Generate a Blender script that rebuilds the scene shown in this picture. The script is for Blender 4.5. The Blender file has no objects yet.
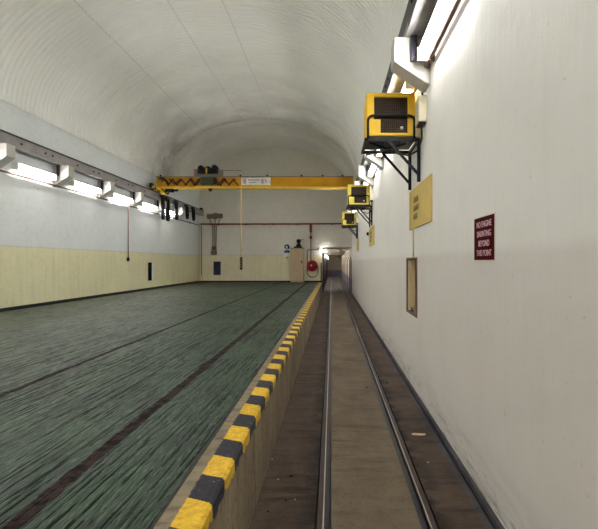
import bpy, bmesh, math, random
from mathutils import Vector, Matrix
random.seed(7)
sc = bpy.context.scene
COL = sc.collection
EYE = 1.17                       # eye height above the green floor
XL, XR = -7.75, 1.17             # side walls
YB, YE = -6.0, 30.3              # behind the camera, end wall
ZT = -0.68                       # trench floor
KX0, KX1 = -0.785, -0.58         # kerb
VX, VZ, VA, VH = (XL+XR)/2, EYE+3.80, 4.44, 2.92   # vault centre, spring, half width, rise
YS = 24.4                        # corrugated sheets end here
def H(h): return h + EYE

# ------------------------------------------------------------------ nodes
class N:
    def __init__(s, name):
        s.m = bpy.data.materials.new(name); s.m.use_nodes = True
        s.t = s.m.node_tree; s.b = s.t.nodes['Principled BSDF']; s._p = None
    def n(s, typ, **kw):
        o = s.t.nodes.new(typ)
        for k, v in kw.items(): setattr(o, k, v)
        return o
    def l(s, a, b): s.t.links.new(a, b)
    def setin(s, node, k, v):
        if isinstance(v, bpy.types.NodeSocket): s.l(v, node.inputs[k])
        else: node.inputs[k].default_value = v
    def pos(s):
        if s._p is None: s._p = s.n('ShaderNodeNewGeometry').outputs['Position']
        return s._p
    def xyz(s):
        o = s.n('ShaderNodeSeparateXYZ'); s.l(s.pos(), o.inputs[0]); return o.outputs
    def scaled(s, sx, sy, sz, src=None):
        o = s.n('ShaderNodeVectorMath', operation='MULTIPLY'); s.l(src or s.pos(), o.inputs[0])
        o.inputs[1].default_value = (sx, sy, sz); return o.outputs[0]
    def noise(s, vec, scale=1, detail=4, rough=.55):
        o = s.n('ShaderNodeTexNoise'); s.l(vec, o.inputs['Vector'])
        o.inputs['Scale'].default_value = scale; o.inputs['Detail'].default_value = detail
        o.inputs['Roughness'].default_value = rough; return o.outputs['Fac']
    def ramp(s, f, a, b, lo=0., hi=1.):
        o = s.n('ShaderNodeMapRange', clamp=True); s.setin(o, 0, f)
        for i, v in zip((1, 2, 3, 4), (a, b, lo, hi)): s.setin(o, i, v)
        return o.outputs[0]
    def math(s, op, a, b=0., c=0.):
        o = s.n('ShaderNodeMath', operation=op); s.setin(o, 0, a); s.setin(o, 1, b); s.setin(o, 2, c); return o.outputs[0]
    def mix(s, f, a, b):
        o = s.n('ShaderNodeMix', data_type='RGBA'); s.setin(o, 0, f)
        for i, v in ((6, a), (7, b)):
            if not isinstance(v, bpy.types.NodeSocket): v = (*v[:3], 1)
            s.setin(o, i, v)
        return o.outputs[2]
    def col(s, c):
        if not isinstance(c, bpy.types.NodeSocket): c = (*c[:3], 1)
        s.setin(s.b, 'Base Color', c)
    def rough(s, r): s.setin(s.b, 'Roughness', r)
    def bump(s, hgt, strength=.3, dist=.01):
        o = s.n('ShaderNodeBump'); s.setin(o, 'Height', hgt); o.inputs['Strength'].default_value = strength
        o.inputs['Distance'].default_value = dist; s.l(o.outputs[0], s.b.inputs['Normal'])
def lin(r, g, b):
    f = lambda c: (c/255/12.92) if c <= 10 else ((c/255+.055)/1.055)**2.4
    return (f(r), f(g), f(b))

def plain(name, c, rough=.6, metal=0., var=.12, scale=14., bump=.1):
    k = N(name); tc = k.n('ShaderNodeTexCoord').outputs['Object']
    f = k.noise(tc, scale, 4)
    k.col(k.mix(k.ramp(f, .3, .7), [x*(1-var) for x in c], [min(1, x*(1+var)) for x in c]))
    k.rough(rough); k.b.inputs['Metallic'].default_value = metal; k.b.inputs['Specular IOR Level'].default_value = .25
    if bump: k.bump(f, bump, .004)
    return k.m
def glow(name, c, s):
    k = N(name); k.col(c); k.rough(.3)
    k.b.inputs['Emission Color'].default_value = (*c, 1); k.b.inputs['Emission Strength'].default_value = s
    return k.m

def wall_mat(name, paint, dado=None, line=1.57, cool=None, streak=.5):
    k = N(name); P = k.pos(); x = k.xyz()
    big = k.noise(P, .7, 5, .6); small = k.noise(P, 9, 5, .6)
    vert = k.noise(k.scaled(5, 5, .5), 1.4, 4)
    c = k.mix(k.ramp(big, .35, .7), [v*.93 for v in paint], paint)
    c = k.mix(k.math('MULTIPLY', k.ramp(vert, .52, .75), .16*streak), c, [v*.6 for v in paint])
    if dado:
        d = k.mix(k.ramp(big, .35, .7), [v*.90 for v in dado], dado)
        d = k.mix(k.math('MULTIPLY', k.ramp(vert, .5, .72), .30), d, [v*.62 for v in dado])
        h = k.math('ADD', x[2], k.math('MULTIPLY', k.math('SUBTRACT', small, .5), .03))
        f = k.ramp(h, line-.008, line+.008)
        c = k.mix(f, d, c)
        edge = k.ramp(k.math('ABSOLUTE', k.math('SUBTRACT', h, line+.01)), .012, .03, .30, 0)
        c = k.mix(edge, c, [v*.55 for v in dado])
    # scuffed, grimy foot of the wall
    dirt = k.noise(k.scaled(3, 3, 6), 1.6, 6, .7)
    c = k.mix(k.math('MULTIPLY', k.ramp(dirt, .50, .72), .16), c, lin(120, 112, 98))
    c = k.mix(k.math('MULTIPLY', k.ramp(dirt, .66, .72), .22), c, lin(95, 80, 62))
    k.col(c); k.rough(k.ramp(big, .3, .7, .5, .62))
    k.bump(k.math('ADD', small, k.math('MULTIPLY', vert, .7)), .22, .012)
    return k.m

M = {}
M['wall_l'] = wall_mat('painted_block_wall_left', lin(222, 226, 227), lin(226, 221, 182), 1.545)
M['wall_e'] = wall_mat('painted_end_wall', lin(222, 218, 208), lin(226, 218, 184), 1.56)
M['wall_r'] = None
def right_wall():
    k = N('painted_plaster_wall_right'); P = k.pos(); x = k.xyz()
    big = k.noise(P, .8, 6, .62); small = k.noise(P, 11, 6, .65)
    vert = k.noise(k.scaled(4, 6, .8), 1.5, 5)
    up, lo = lin(226, 224, 218), lin(214, 209, 203)
    h = k.math('ADD', x[2], k.math('MULTIPLY', k.math('SUBTRACT', big, .5), .10))
    c = k.mix(k.ramp(h, 1.22, 1.30), lo, up)
    c = k.mix(k.math('MULTIPLY', k.ramp(big, .48, .75), .22), c, lin(176, 168, 155))
    c = k.mix(k.math('MULTIPLY', k.ramp(vert, .52, .75), .07), c, lin(160, 150, 135))
    # splash zone and scrapes near the track
    sp = k.math('MULTIPLY', k.ramp(x[2], -.62, -.15, .5, 0), k.ramp(k.noise(k.scaled(2, .7, 6), 1.6, 6, .7), .42, .7))
    c = k.mix(sp, c, lin(120, 108, 98))
    scr = k.math('MULTIPLY', k.ramp(x[2], -.66, -.3, 1, 0), k.ramp(k.noise(k.scaled(2, .9, 9), 2.6, 4, .6), .57, .60))
    c = k.mix(k.math('MULTIPLY', scr, .55), c, lin(92, 84, 84))
    spots = k.ramp(k.noise(P, 26, 2, .4), .735, .76)
    c = k.mix(k.math('MULTIPLY', spots, .3), c, lin(130, 115, 95))
    k.col(c); k.rough(.55)
    k.bump(k.math('ADD', k.math('MULTIPLY', small, .6), vert), .25, .015)
    return k.m
M['wall_r'] = right_wall()

def vault_mat(name, base, seams):
    k = N(name); P = k.pos(); x = k.xyz()
    big = k.noise(P, .35, 5, .6); sm = k.noise(P, 6, 4)
    c = k.mix(k.ramp(big, .35, .7), [v*.93 for v in base], base)
    c = k.mix(k.math('MULTIPLY', k.ramp(sm, .55, .8), .15), c, [v*.75 for v in base])
    if seams:
        wob = k.math('MULTIPLY', k.math('SUBTRACT', k.noise(P, .6, 2), .5), .08)
        for sx in (-6.0, -4.2, -2.8):
            f = k.ramp(k.math('ABSOLUTE', k.math('SUBTRACT', k.math('ADD', x[0], wob), sx)), .010, .022, .22, 0)
            c = k.mix(f, c, lin(120, 112, 92))
    # darker mottled band along the vault near the crane, plus a dirt smudge
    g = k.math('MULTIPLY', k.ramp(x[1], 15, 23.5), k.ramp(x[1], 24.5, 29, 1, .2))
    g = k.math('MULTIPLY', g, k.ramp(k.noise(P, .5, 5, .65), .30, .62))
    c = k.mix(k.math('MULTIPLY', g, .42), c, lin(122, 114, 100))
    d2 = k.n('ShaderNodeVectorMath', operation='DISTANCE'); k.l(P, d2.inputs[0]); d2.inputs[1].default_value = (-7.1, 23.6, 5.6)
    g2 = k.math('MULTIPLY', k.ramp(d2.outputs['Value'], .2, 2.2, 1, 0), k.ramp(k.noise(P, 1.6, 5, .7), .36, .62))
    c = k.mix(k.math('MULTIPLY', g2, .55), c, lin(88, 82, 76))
    k.col(c); k.rough(.6); k.bump(sm, .1, .01)
    return k.m
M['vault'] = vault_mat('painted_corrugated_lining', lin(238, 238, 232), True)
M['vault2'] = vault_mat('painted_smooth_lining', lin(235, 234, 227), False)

def green_floor():
    k = N('green_brushed_concrete'); P = k.pos(); x = k.xyz()
    warp = k.n('ShaderNodeTexNoise'); k.l(P, warp.inputs['Vector']); warp.inputs['Scale'].default_value = .8
    wv = k.n('ShaderNodeVectorMath', operation='MULTIPLY_ADD'); k.l(warp.outputs['Color'], wv.inputs[0])
    wv.inputs[1].default_value = (.10, 0, 0); k.l(P, wv.inputs[2])
    g1 = k.noise(k.scaled(26, 2.2, 1, wv.outputs[0]), 1, 3, .6)
    g2 = k.noise(k.scaled(60, 7, 1, wv.outputs[0]), 1, 3, .6)
    big = k.noise(P, .55, 6, .65); mid = k.noise(k.scaled(3, 1, 1), 1.2, 5, .65)
    fine = k.noise(P, 40, 4, .7)
    green, dark, worn = lin(50, 76, 50), lin(19, 36, 24), lin(114, 114, 95)
    c = k.mix(k.ramp(mid, .32, .68), dark, green)
    wf = k.math('ADD', k.ramp(x[0], -2.4, -7.0, 0, .5), k.ramp(x[1], 5, 26, 0, .22))
    wf = k.math('ADD', wf, k.math('MULTIPLY', k.math('SUBTRACT', big, .5), 1.6))
    c = k.mix(k.ramp(wf, .0, 1.0, 0, .85), c, worn)
    groov = None
    for sp, off, dy, th, wd in ((.075, 0., .8, .49, .15), (.12, .3, .5, .50, .11), (.045, .7, 2.0, .50, .2)):
        wx = k.math('MULTIPLY', k.math('SUBTRACT', k.noise(k.scaled(2.5, .9, 1), 1, 3, .6), .5), sp*1.1)
        ph = k.math('FRACT', k.math('DIVIDE', k.math('ADD', k.math('ADD', k.math('MULTIPLY_ADD', x[1], -.035, x[0]), wx), 30+off), sp))
        ln = k.ramp(k.math('ABSOLUTE', k.math('SUBTRACT', ph, .5)), wd*.55, wd, 1, 0)
        dash = k.ramp(k.noise(k.scaled(1/sp*.8, dy, 1), 1, 3, .6), th, th+.05)
        ln = k.math('MULTIPLY', ln, dash)
        groov = ln if groov is None else k.math('MAXIMUM', groov, ln)
    zone = k.ramp(k.noise(P, .45, 3, .6), .34, .52, .35, 1)
    groov = k.math('MULTIPLY', groov, zone)
    c = k.mix(k.math('MULTIPLY', groov, .88), c, lin(12, 18, 16))
    c = k.mix(k.math('MULTIPLY', k.ramp(g1, .52, .58), .5), c, lin(22, 30, 26))
    c = k.mix(k.math('MULTIPLY', k.ramp(g2, .54, .60), .65), c, lin(16, 22, 20))
    c = k.mix(k.math('MULTIPLY', k.ramp(g2, .44, .34), .28), c, lin(120, 134, 118))
    c = k.mix(k.math('MULTIPLY', k.ramp(fine, .56, .7), .35), c, lin(30, 36, 32))
    rag = k.math('MULTIPLY', k.math('SUBTRACT', k.noise(P, 6, 4, .7), .5), .07)
    xr = k.math('ADD', x[0], rag)
    tar = k.mix(k.ramp(k.noise(P, 9, 4, .7), .4, .6), lin(26, 15, 18), lin(60, 44, 44)); tarf = None
    for cx, w in ((-1.42, .036), (-2.9, .026)):
        f = k.ramp(k.math('ABSOLUTE', k.math('SUBTRACT', xr, cx)), w, w+.015, .9, 0)
        c = k.mix(f, c, tar); tarf = f if tarf is None else k.math('MAXIMUM', tarf, f)
    # tyre scuffs
    for (cx, cy, r, xm, st) in ((-13.7, 8.9, 12.05, -9, .55), (-2.1, 9.9, 1.1, -1.7, .4), (-16.2, 14, 13.2, -9, .3)):
        d = k.n('ShaderNodeVectorMath', operation='DISTANCE'); k.l(k.scaled(1, 1, 0), d.inputs[0]); d.inputs[1].default_value = (cx, cy, 0)
        f = k.ramp(k.math('ABSOLUTE', k.math('SUBTRACT', d.outputs['Value'], r)), .02, .05, st, 0)
        f = k.math('MULTIPLY', f, k.ramp(x[0], xm, xm+.3)); f = k.math('MULTIPLY', f, k.ramp(big, .3, .5, .3, 1))
        c = k.mix(f, c, lin(30, 32, 30))
    c = k.mix(k.ramp(xr, KX0-.035, KX0-.02), c, lin(24, 24, 24))
    k.col(c); k.rough(k.math('ADD', k.ramp(big, .3, .7, .48, .62), k.math('MULTIPLY', tarf, .3))); k.setin(k.b, 'Specular IOR Level', k.math('MULTIPLY_ADD', k.math('MAXIMUM', tarf, groov), -.18, .20))
    hgt = k.math('SUBTRACT', k.math('ADD', k.math('MULTIPLY', g1, 1.0), k.math('MULTIPLY', g2, .8)), groov)
    k.bump(k.math('ADD', hgt, k.math('MULTIPLY', fine, .3)), .8, .012)
    return k.m
M['green'] = green_floor()

def kerb_mat():
    k = N('striped_kerb_concrete'); P = k.pos(); x = k.xyz()
    nz = k.noise(P, 14, 5, .65); big = k.noise(P, 1.3, 5, .6); vert = k.noise(k.scaled(1, 7, 1.2), 1.3, 5)
    con = k.mix(k.ramp(big, .3, .7), lin(108, 96, 78), lin(140, 126, 102))
    con = k.mix(k.math('MULTIPLY', k.ramp(vert, .48, .66), .6), con, lin(72, 60, 46))
    con = k.mix(k.math('MULTIPLY', k.ramp(nz, .53, .66), .55), con, lin(62, 52, 42))
    wob = k.math('MULTIPLY', k.math('SUBTRACT', nz, .5), .035)
    yy = k.math('ADD', k.math('MULTIPLY_ADD', k.math('SUBTRACT', x[0], KX1), .45, x[1]), wob)
    ph = k.math('FRACT', k.math('DIVIDE', k.math('ADD', yy, -2.524+.572*40), .572))
    isy = k.ramp(ph, .495, .505)
    yel = k.mix(k.ramp(k.noise(P, 22, 5, .7), .35, .72), lin(222, 182, 52), lin(176, 136, 34))
    yel = k.mix(k.ramp(k.noise(P, 45, 4, .7), .56, .66, 0, .7), yel, lin(120, 95, 45))
    blk = k.mix(k.ramp(k.noise(P, 30, 5, .7), .4, .75), lin(32, 31, 40), lin(54, 52, 58))
    blk = k.mix(k.ramp(k.noise(P, 55, 2, .5), .71, .74, 0, .8), blk, lin(190, 185, 170))
    paint = k.mix(isy, blk, yel)
    low = k.math('MULTIPLY', k.math('SUBTRACT', k.noise(k.scaled(1, 9, 2), 1.5, 3), .5), .12)
    fz = k.ramp(k.math('ADD', x[2], low), -.085, -.078)
    fx = k.ramp(k.math('ADD', x[0], wob), -.722, -.714)
    chips = k.ramp(k.noise(P, 26, 6, .8), .62, .65, 1, .25)
    c = k.mix(k.math('MULTIPLY', k.math('MULTIPLY', fz, fx), chips), con, paint)
    k.col(c); k.rough(.65); k.b.inputs['Specular IOR Level'].default_value = .2; k.bump(nz, .35, .01)
    return k.m
M['kerb'] = kerb_mat()

def track_mat(name, a, b, stain, st=.6, along=1.):
    k = N(name); P = k.pos(); x = k.xyz()
    big = k.noise(k.scaled(1.6, .8, 1), 1.6, 6, .65); nz = k.noise(P, 24, 6, .7); cross = k.noise(k.scaled(1.2, 7, 1), 1.2, 5, .65)
    c = k.mix(k.ramp(big, .33, .67), a, b)
    c = k.mix(k.math('MULTIPLY', k.ramp(cross, .50, .70), st), c, stain)
    c = k.mix(k.math('MULTIPLY', k.ramp(nz, .55, .72), .45), c, [v*.5 for v in stain])
    c = k.mix(k.math('MULTIPLY', k.ramp(nz, .40, .30), .3), c, [min(1, v*1.3) for v in b])
    if along:
        for rx in (-.10, .74):
            f = k.ramp(k.math('ABSOLUTE', k.math('SUBTRACT', x[0], rx)), .02, .16, .85, 0)
            f = k.math('MULTIPLY', f, k.ramp(k.noise(k.scaled(3, 3.2, 1), 1.3, 5, .65), .42, .54))
            c = k.mix(f, c, lin(16, 12, 11))
    k.col(c); k.rough(.78); k.b.inputs['Specular IOR Level'].default_value = .2; k.bump(k.math('ADD', nz, cross), .45, .012)
    return k.m
M['track_side'] = track_mat('grimy_track_concrete', lin(58, 46, 38), lin(84, 69, 56), lin(30, 23, 19), .8)
M['track_mid'] = track_mat('worn_slab_between_rails', lin(92, 80, 66), lin(116, 102, 84), lin(60, 50, 41), .55, 0)
M['gutter'] = track_mat('wet_gutter_concrete', lin(48, 45, 50), lin(76, 72, 74), lin(32, 30, 34), .6, 0)

def rail_mat():
    k = N('rusty_rail_steel'); P = k.pos()
    n1 = k.noise(k.scaled(12, 2.5, 6), 1.5, 5, .7)
    k.col(k.mix(k.ramp(n1, .35, .65), lin(34, 24, 20), lin(58, 42, 34))); k.rough(.55)
    k.b.inputs['Specular IOR Level'].default_value = .25; k.bump(n1, .3, .004); return k.m
M['rail'] = rail_mat()
M['rail_shine'] = plain('polished_rail_edge', lin(176, 160, 146), .4, .6, .15, 5, 0)
M['groove'] = plain('oily_flangeway', lin(38, 36, 42), .5, .2, .3, 12)
M['black'] = plain('black_foot_strip', lin(22, 22, 26), .5, 0, .3, 8)
M['blacksteel'] = plain('black_painted_steel', lin(26, 26, 30), .42, .2, .25, 20)
M['steel'] = plain('grey_painted_steel', lin(150, 146, 144), .5, .2, .16, 3)
M['darksteel'] = plain('dark_bare_steel', lin(58, 54, 56), .5, .4, .25, 6)
M['plate'] = plain('blue_grey_steel_plate', lin(66, 62, 74), .5, .3, .2, 10)
M['corbel'] = plain('white_painted_concrete', lin(188, 185, 177), .6, 0, .06, 5, .2)
M['white'] = plain('white_enamel', lin(225, 224, 216), .4, 0, .04, 8, 0)
M['tube'] = glow('glowing_fluorescent_diffuser', (1.0, .99, .965), 15.)
M['pipe_red'] = plain('red_oxide_pipe_paint', lin(128, 58, 50), .5, .1, .25, 6)
M['pipe_brown'] = plain('rusty_brown_conduit', lin(112, 82, 70), .55, .2, .25, 6)
M['cream'] = plain('cream_paint', lin(214, 206, 178), .5, 0, .06, 6)
M['beige'] = plain('beige_cabinet_paint', lin(190, 168, 140), .5, 0, .08, 4)
M['wood'] = plain('brown_wooden_rim', lin(108, 86, 62), .6, 0, .2, 15)
M['yellow'] = plain('yellow_enamel_casing', lin(238, 192, 44), .35, 0, .06, 6, .05)
M['lemon'] = plain('lemon_yellow_casing', lin(228, 208, 84), .35, 0, .06, 6, .05)
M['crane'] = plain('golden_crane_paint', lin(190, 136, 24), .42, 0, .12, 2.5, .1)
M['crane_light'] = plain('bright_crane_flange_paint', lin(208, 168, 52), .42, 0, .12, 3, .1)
M['grille'] = plain('dark_brown_grille', lin(78, 62, 48), .5, .3, .3, 30)
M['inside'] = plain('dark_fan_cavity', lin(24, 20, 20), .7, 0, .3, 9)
M['cable'] = plain('dark_red_rubber_cable', lin(74, 36, 22), .6, 0, .2, 9)
M['rubber'] = plain('black_rubber', lin(24, 24, 24), .6, 0, .2, 9)
M['green_motor'] = plain('dark_green_machine_paint', lin(60, 68, 44), .5, .1, .25, 9)
M['maroon'] = plain('maroon_sign_face', lin(74, 16, 30), .85, 0, .05, 9, 0); M['maroon'].node_tree.nodes['Principled BSDF'].inputs['Specular IOR Level'].default_value = .03
M['pinkwhite'] = plain('pale_pink_lettering', lin(214, 176, 176), .5, 0, .05, 9, 0)
M['mustard'] = plain('faded_mustard_board', lin(206, 178, 92), .55, 0, .08, 3, .05)
M['faint'] = plain('faded_brown_lettering', lin(140, 118, 62), .6, 0, .1, 9, 0)
M['hose_red'] = plain('red_hose_reel_paint', lin(150, 26, 34), .4, 0, .15, 9)
M['blue'] = plain('blue_sign_face', lin(36, 54, 128), .4, 0, .05, 9, 0)
M['signwhite'] = plain('white_sign_face', lin(226, 226, 220), .4, 0, .03, 9, 0)
M['junction'] = plain('grey_brown_junction_box', lin(120, 110, 98), .5, .1, .12, 9)
M['bluedark'] = plain('dark_blue_recess', lin(48, 48, 74), .6, 0, .2, 9)
M['reveal'] = plain('pinkish_recess_back', lin(172, 140, 128), .6, 0, .2, 6)
M['reveal_cream'] = plain('cream_recess_side', lin(240, 226, 180), .6, 0, .05, 6)
M['stone'] = plain('dull_stone', lin(150, 140, 124), .8, 0, .2, 20)
M['coal'] = plain('black_stone', lin(18, 18, 18), .7, 0, .3, 20)
M['card'] = plain('torn_buff_cardboard', lin(186, 162, 132), .8, 0, .1, 20)
M['passage'] = wall_mat('passage_whitewash', lin(214, 205, 188), lin(150, 142, 168), .12, streak=1.2)  # purple lower band puts the far end's lighting tint into the colour
M['badge'] = plain('weathered_plate', lin(206, 200, 190), .45, 0, .22, 7)
M['badge_ink'] = plain('faded_grey_print', lin(150, 146, 158), .5, 0, .1, 9, 0)
M['yellowcord'] = plain('yellow_pendant_cable', lin(214, 184, 96), .5, 0, .1, 9, 0)

# ------------------------------------------------------------------ mesh builder
class MB:
    def __init__(s): s.bm = bmesh.new()
    def box(s, a, b, bev=0., mi=0, rot=None):
        a, b = Vector(a), Vector(b); c = (a+b)/2; d = b-a
        m = Matrix.Translation(c) @ (rot.to_4x4() if rot else Matrix()) @ Matrix.Diagonal((abs(d.x), abs(d.y), abs(d.z), 1))
        r = bmesh.ops.create_cube(s.bm, size=1, matrix=m)
        vs = r['verts']; fs = {f for v in vs for f in v.link_faces}
        for f in fs: f.material_index = mi
        if bev:
            es = list({e for v in vs for e in v.link_edges})
            bmesh.ops.bevel(s.bm, geom=es, offset=bev, segments=2, affect='EDGES', profile=.6)
        return s
    def tube(s, pts, r, n=8, mi=0, cap=True):
        pts = [Vector(p) for p in pts]; rings = []; up = None
        for i, p in enumerate(pts):
            t = (pts[min(i+1, len(pts)-1)] - pts[max(i-1, 0)]).normalized()
            if up is None: up = t.orthogonal().normalized()
            up = (up - t*up.dot(t)).normalized(); w = t.cross(up)
            rr = r[i] if isinstance(r, (list, tuple)) else r
            rings.append([s.bm.verts.new(p + (up*math.cos(2*math.pi*k/n) + w*math.sin(2*math.pi*k/n))*rr) for k in range(n)])
        for a, b in zip(rings, rings[1:]):
            for k in range(n):
                f = s.bm.faces.new((a[k], a[(k+1) % n], b[(k+1) % n], b[k])); f.material_index = mi; f.smooth = True
        if cap:
            s.bm.faces.new(rings[0][::-1]).material_index = mi; s.bm.faces.new(rings[-1]).material_index = mi
        return s
    def bar(s, p, q, w, d, mi=0):       # rectangular bar, d measured along Y where possible
        p, q = Vector(p), Vector(q); t = (q-p).normalized(); y = Vector((0, 1, 0))
        if abs(t.y) > .9: y = Vector((1, 0, 0))
        y = (y - t*y.dot(t)).normalized(); x = y.cross(t)
        vs = []
        for c in (p, q):
            for i, j in ((-1, -1), (1, -1), (1, 1), (-1, 1)): vs.append(s.bm.verts.new(c + x*i*w/2 + y*j*d/2))
        for f in ((3, 2, 1, 0), (4, 5, 6, 7), (0, 1, 5, 4), (1, 2, 6, 5), (2, 3, 7, 6), (3, 0, 4, 7)):
            s.bm.faces.new([vs[i] for i in f]).material_index = mi
        return s
    def prism(s, poly, y0, y1, mi=0, bev=0., axis='y'):   # poly in (x, z), extruded along y
        P = (lambda u, v, w: (u, w, v)) if axis == 'y' else ((lambda u, v, w: (w, u, v)) if axis == 'x' else (lambda u, v, w: (u, v, w)))
        a = [s.bm.verts.new(P(u, v, y0)) for u, v in poly]; b = [s.bm.verts.new(P(u, v, y1)) for u, v in poly]
        fs = [s.bm.faces.new(a), s.bm.faces.new(b[::-1])]
        for i in range(len(poly)):
            j = (i+1) % len(poly); fs.append(s.bm.faces.new((a[i], b[i], b[j], a[j])))
        for f in fs: f.material_index = mi
        if bev: bmesh.ops.bevel(s.bm, geom=list({e for f in fs for e in f.edges}), offset=bev, segments=2, affect='EDGES')
        return s
    def cyl(s, c, axis, r, length, n=20, mi=0):
        c = Vector(c); a = Vector(axis).normalized()*length/2
        return s.tube([c-a, c+a], r, n, mi)
    def lathe(s, c, axis, prof, n=24, mi=0):      # prof: (radius, along)
        c = Vector(c); a = Vector(axis).normalized(); u = a.orthogonal().normalized(); w = a.cross(u)
        rings = [[s.bm.verts.new(c + a*t + (u*math.cos(2*math.pi*k/n)+w*math.sin(2*math.pi*k/n))*max(r, 1e-4)) for k in range(n)] for r, t in prof]
        for A, B in zip(rings, rings[1:]):
            for k in range(n):
                f = s.bm.faces.new((A[k], A[(k+1) % n], B[(k+1) % n], B[k])); f.material_index = mi; f.smooth = True
        return s
    def build(s, name, mats, parent=None, loc=None, fix=True):
        o0 = Vector(loc) if loc is not None else (root_loc(parent) if parent else Vector((0, 0, 0)))
        if o0.length: bmesh.ops.translate(s.bm, verts=s.bm.verts, vec=-o0)
        if fix: bmesh.ops.recalc_face_normals(s.bm, faces=s.bm.faces)
        me = bpy.data.meshes.new(name); s.bm.to_mesh(me); s.bm.free()
        for m in (mats if isinstance(mats, (list, tuple)) else [mats]): me.materials.append(m)
        o = bpy.data.objects.new(name, me); COL.objects.link(o)
        if parent: o.parent = parent
        else: o.location = o0
        return o
def root_loc(o):
    while o.parent: o = o.parent
    return o.location.copy()
def empty(name, label, cat, loc, group=None):
    o = bpy.data.objects.new(name, None); o.empty_display_size = .1; COL.objects.link(o); o.location = loc
    return tag(o, label, cat, group)
def tag(o, label, cat, group=None):
    o['label'] = label; o['category'] = cat
    if group: o['group'] = group
    return o
def struct(o): o['kind'] = 'structure'; return o
def dup(root, loc, label):
    kids = [(ch, [g for g in ch.children]) for ch in root.children]
    r = root.copy(); COL.objects.link(r); r.location = loc; r['label'] = label
    for ch, gs in kids:
        c = ch.copy(); COL.objects.link(c); c.parent = r
        for g in gs:
            d = g.copy(); COL.objects.link(d); d.parent = c
    return r
def arc(c, r, a0, a1, n, plane='xz'):
    out = []
    for i in range(n+1):
        a = math.radians(a0+(a1-a0)*i/n); u, v = r*math.cos(a), r*math.sin(a)
        out.append((c[0]+u, c[1], c[2]+v) if plane == 'xz' else ((c[0], c[1]+u, c[2]+v) if plane == 'yz' else (c[0]+u, c[1]+v, c[2])))
    return out
def letters(name, lines, height, gap, width, mat, parent, origin, xdir, thick=.002, squeeze=None):
    """raised lettering, centred lines; origin = centre of the first line; xdir = reading direction in world"""
    xd = Vector(xdir); zd = Vector((0, 0, 1)); nd = xd.cross(zd)
    for i, t in enumerate(lines):
        cu = bpy.data.curves.new('tmp', 'FONT'); cu.body = t; cu.size = 1; cu.extrude = .01; cu.align_x = 'CENTER'; cu.resolution_u = 3
        ob = bpy.data.objects.new('tmp', cu); COL.objects.link(ob)
        bpy.context.view_layer.update()
        me = bpy.data.meshes.new_from_object(ob.evaluated_get(bpy.context.evaluated_depsgraph_get()))
        bpy.data.objects.remove(ob); bpy.data.curves.remove(cu)
        xs = [v.co.x for v in me.vertices]; ys = [v.co.y for v in me.vertices]
        w = max(xs)-min(xs); hh = max(ys)-min(ys); mx = (max(xs)+min(xs))/2; my = (max(ys)+min(ys))/2
        tw = width if not isinstance(width, (list, tuple)) else width[i]
        o0 = Vector(origin) - zd*gap*i - root_loc(parent)
        for v in me.vertices:
            p = o0 + xd*((v.co.x-mx)*tw/w) + zd*((v.co.y-my)*height/hh) + nd*(v.co.z*thick/.01)
            v.co = p
        me.materials.append(mat)
        o = bpy.data.objects.new(name, me); COL.objects.link(o); o.parent = parent

# ------------------------------------------------------------------ the room shell
def wall_grid(mb, P, u0, u1, v0, v1, holes, jamb=0):
    """holes: (u0,u1,v0,v1,depth) ; depth 0 = open ; P(u,v,d) maps to the world, d goes into the wall"""
    us = sorted({u0, u1, *[h[0] for h in holes], *[h[1] for h in holes]}); vs = sorted({v0, v1, *[h[2] for h in holes], *[h[3] for h in holes]})
    g = {(u, v): mb.bm.verts.new(P(u, v, 0)) for u in us for v in vs}
    for a, b in zip(us, us[1:]):
        for c, d in zip(vs, vs[1:]):
            if any(h[0] <= (a+b)/2 <= h[1] and h[2] <= (c+d)/2 <= h[3] for h in holes): continue
            mb.bm.faces.new((g[a, c], g[b, c], g[b, d], g[a, d]))
    for (a, b, c, d, dep) in holes:
        if not dep: continue
        q = [(a, c), (b, c), (b, d), (a, d)]
        f0 = [mb.bm.verts.new(P(u, v, 0)) for u, v in q]; f1 = [mb.bm.verts.new(P(u, v, dep)) for u, v in q]
        for i in range(4):
            j = (i+1) % 4; mb.bm.faces.new((f0[i], f0[j], f1[j], f1[i])).material_index = jamb
        mb.bm.faces.new(f1).material_index = 1
RR = (7.16, 8.08, .42, 1.215, .12)       # recess, right wall
RL = (21.9, 22.36, .38, 1.15, .14)      # recess, left wall
RE = (-6.86, -6.46, .45, 1.165, .12)     # recess, end wall
VSP = VZ - EYE + EYE
mb = MB(); wall_grid(mb, lambda u, v, d: (XR+d, u, v), YB, YE, ZT, VZ+.05, [RR]); struct(mb.build('wall_right', [M['wall_r'], M['reveal']], fix=False))
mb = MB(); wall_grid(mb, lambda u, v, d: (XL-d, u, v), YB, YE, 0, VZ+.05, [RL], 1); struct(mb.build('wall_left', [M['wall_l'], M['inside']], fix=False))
OPEN = (KX1, XR, ZT, H(.86), 0)
mb = MB(); wall_grid(mb, lambda u, v, d: (u, YE+d, v), XL, XR, ZT, VZ, [RE, OPEN], 1)
top = [mb.bm.verts.new((VX-(VA+.02)*math.cos(math.pi*i/48), YE, VZ+(VH+.02)*math.sin(math.pi*i/48))) for i in range(49)]
mb.bm.faces.new(top)
struct(mb.build('wall_back', [M['wall_e'], M['bluedark']], fix=False))
mb = MB(); wall_grid(mb, lambda u, v, d: (u, YB, v), XL, XR, ZT, VZ, [])
top = [mb.bm.verts.new((VX-(VA+.02)*math.cos(math.pi*i/48), YB, VZ+(VH+.02)*math.sin(math.pi*i/48))) for i in range(49)]
mb.bm.faces.new(top); struct(mb.build('wall_front', M['wall_e'], fix=False))

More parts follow.
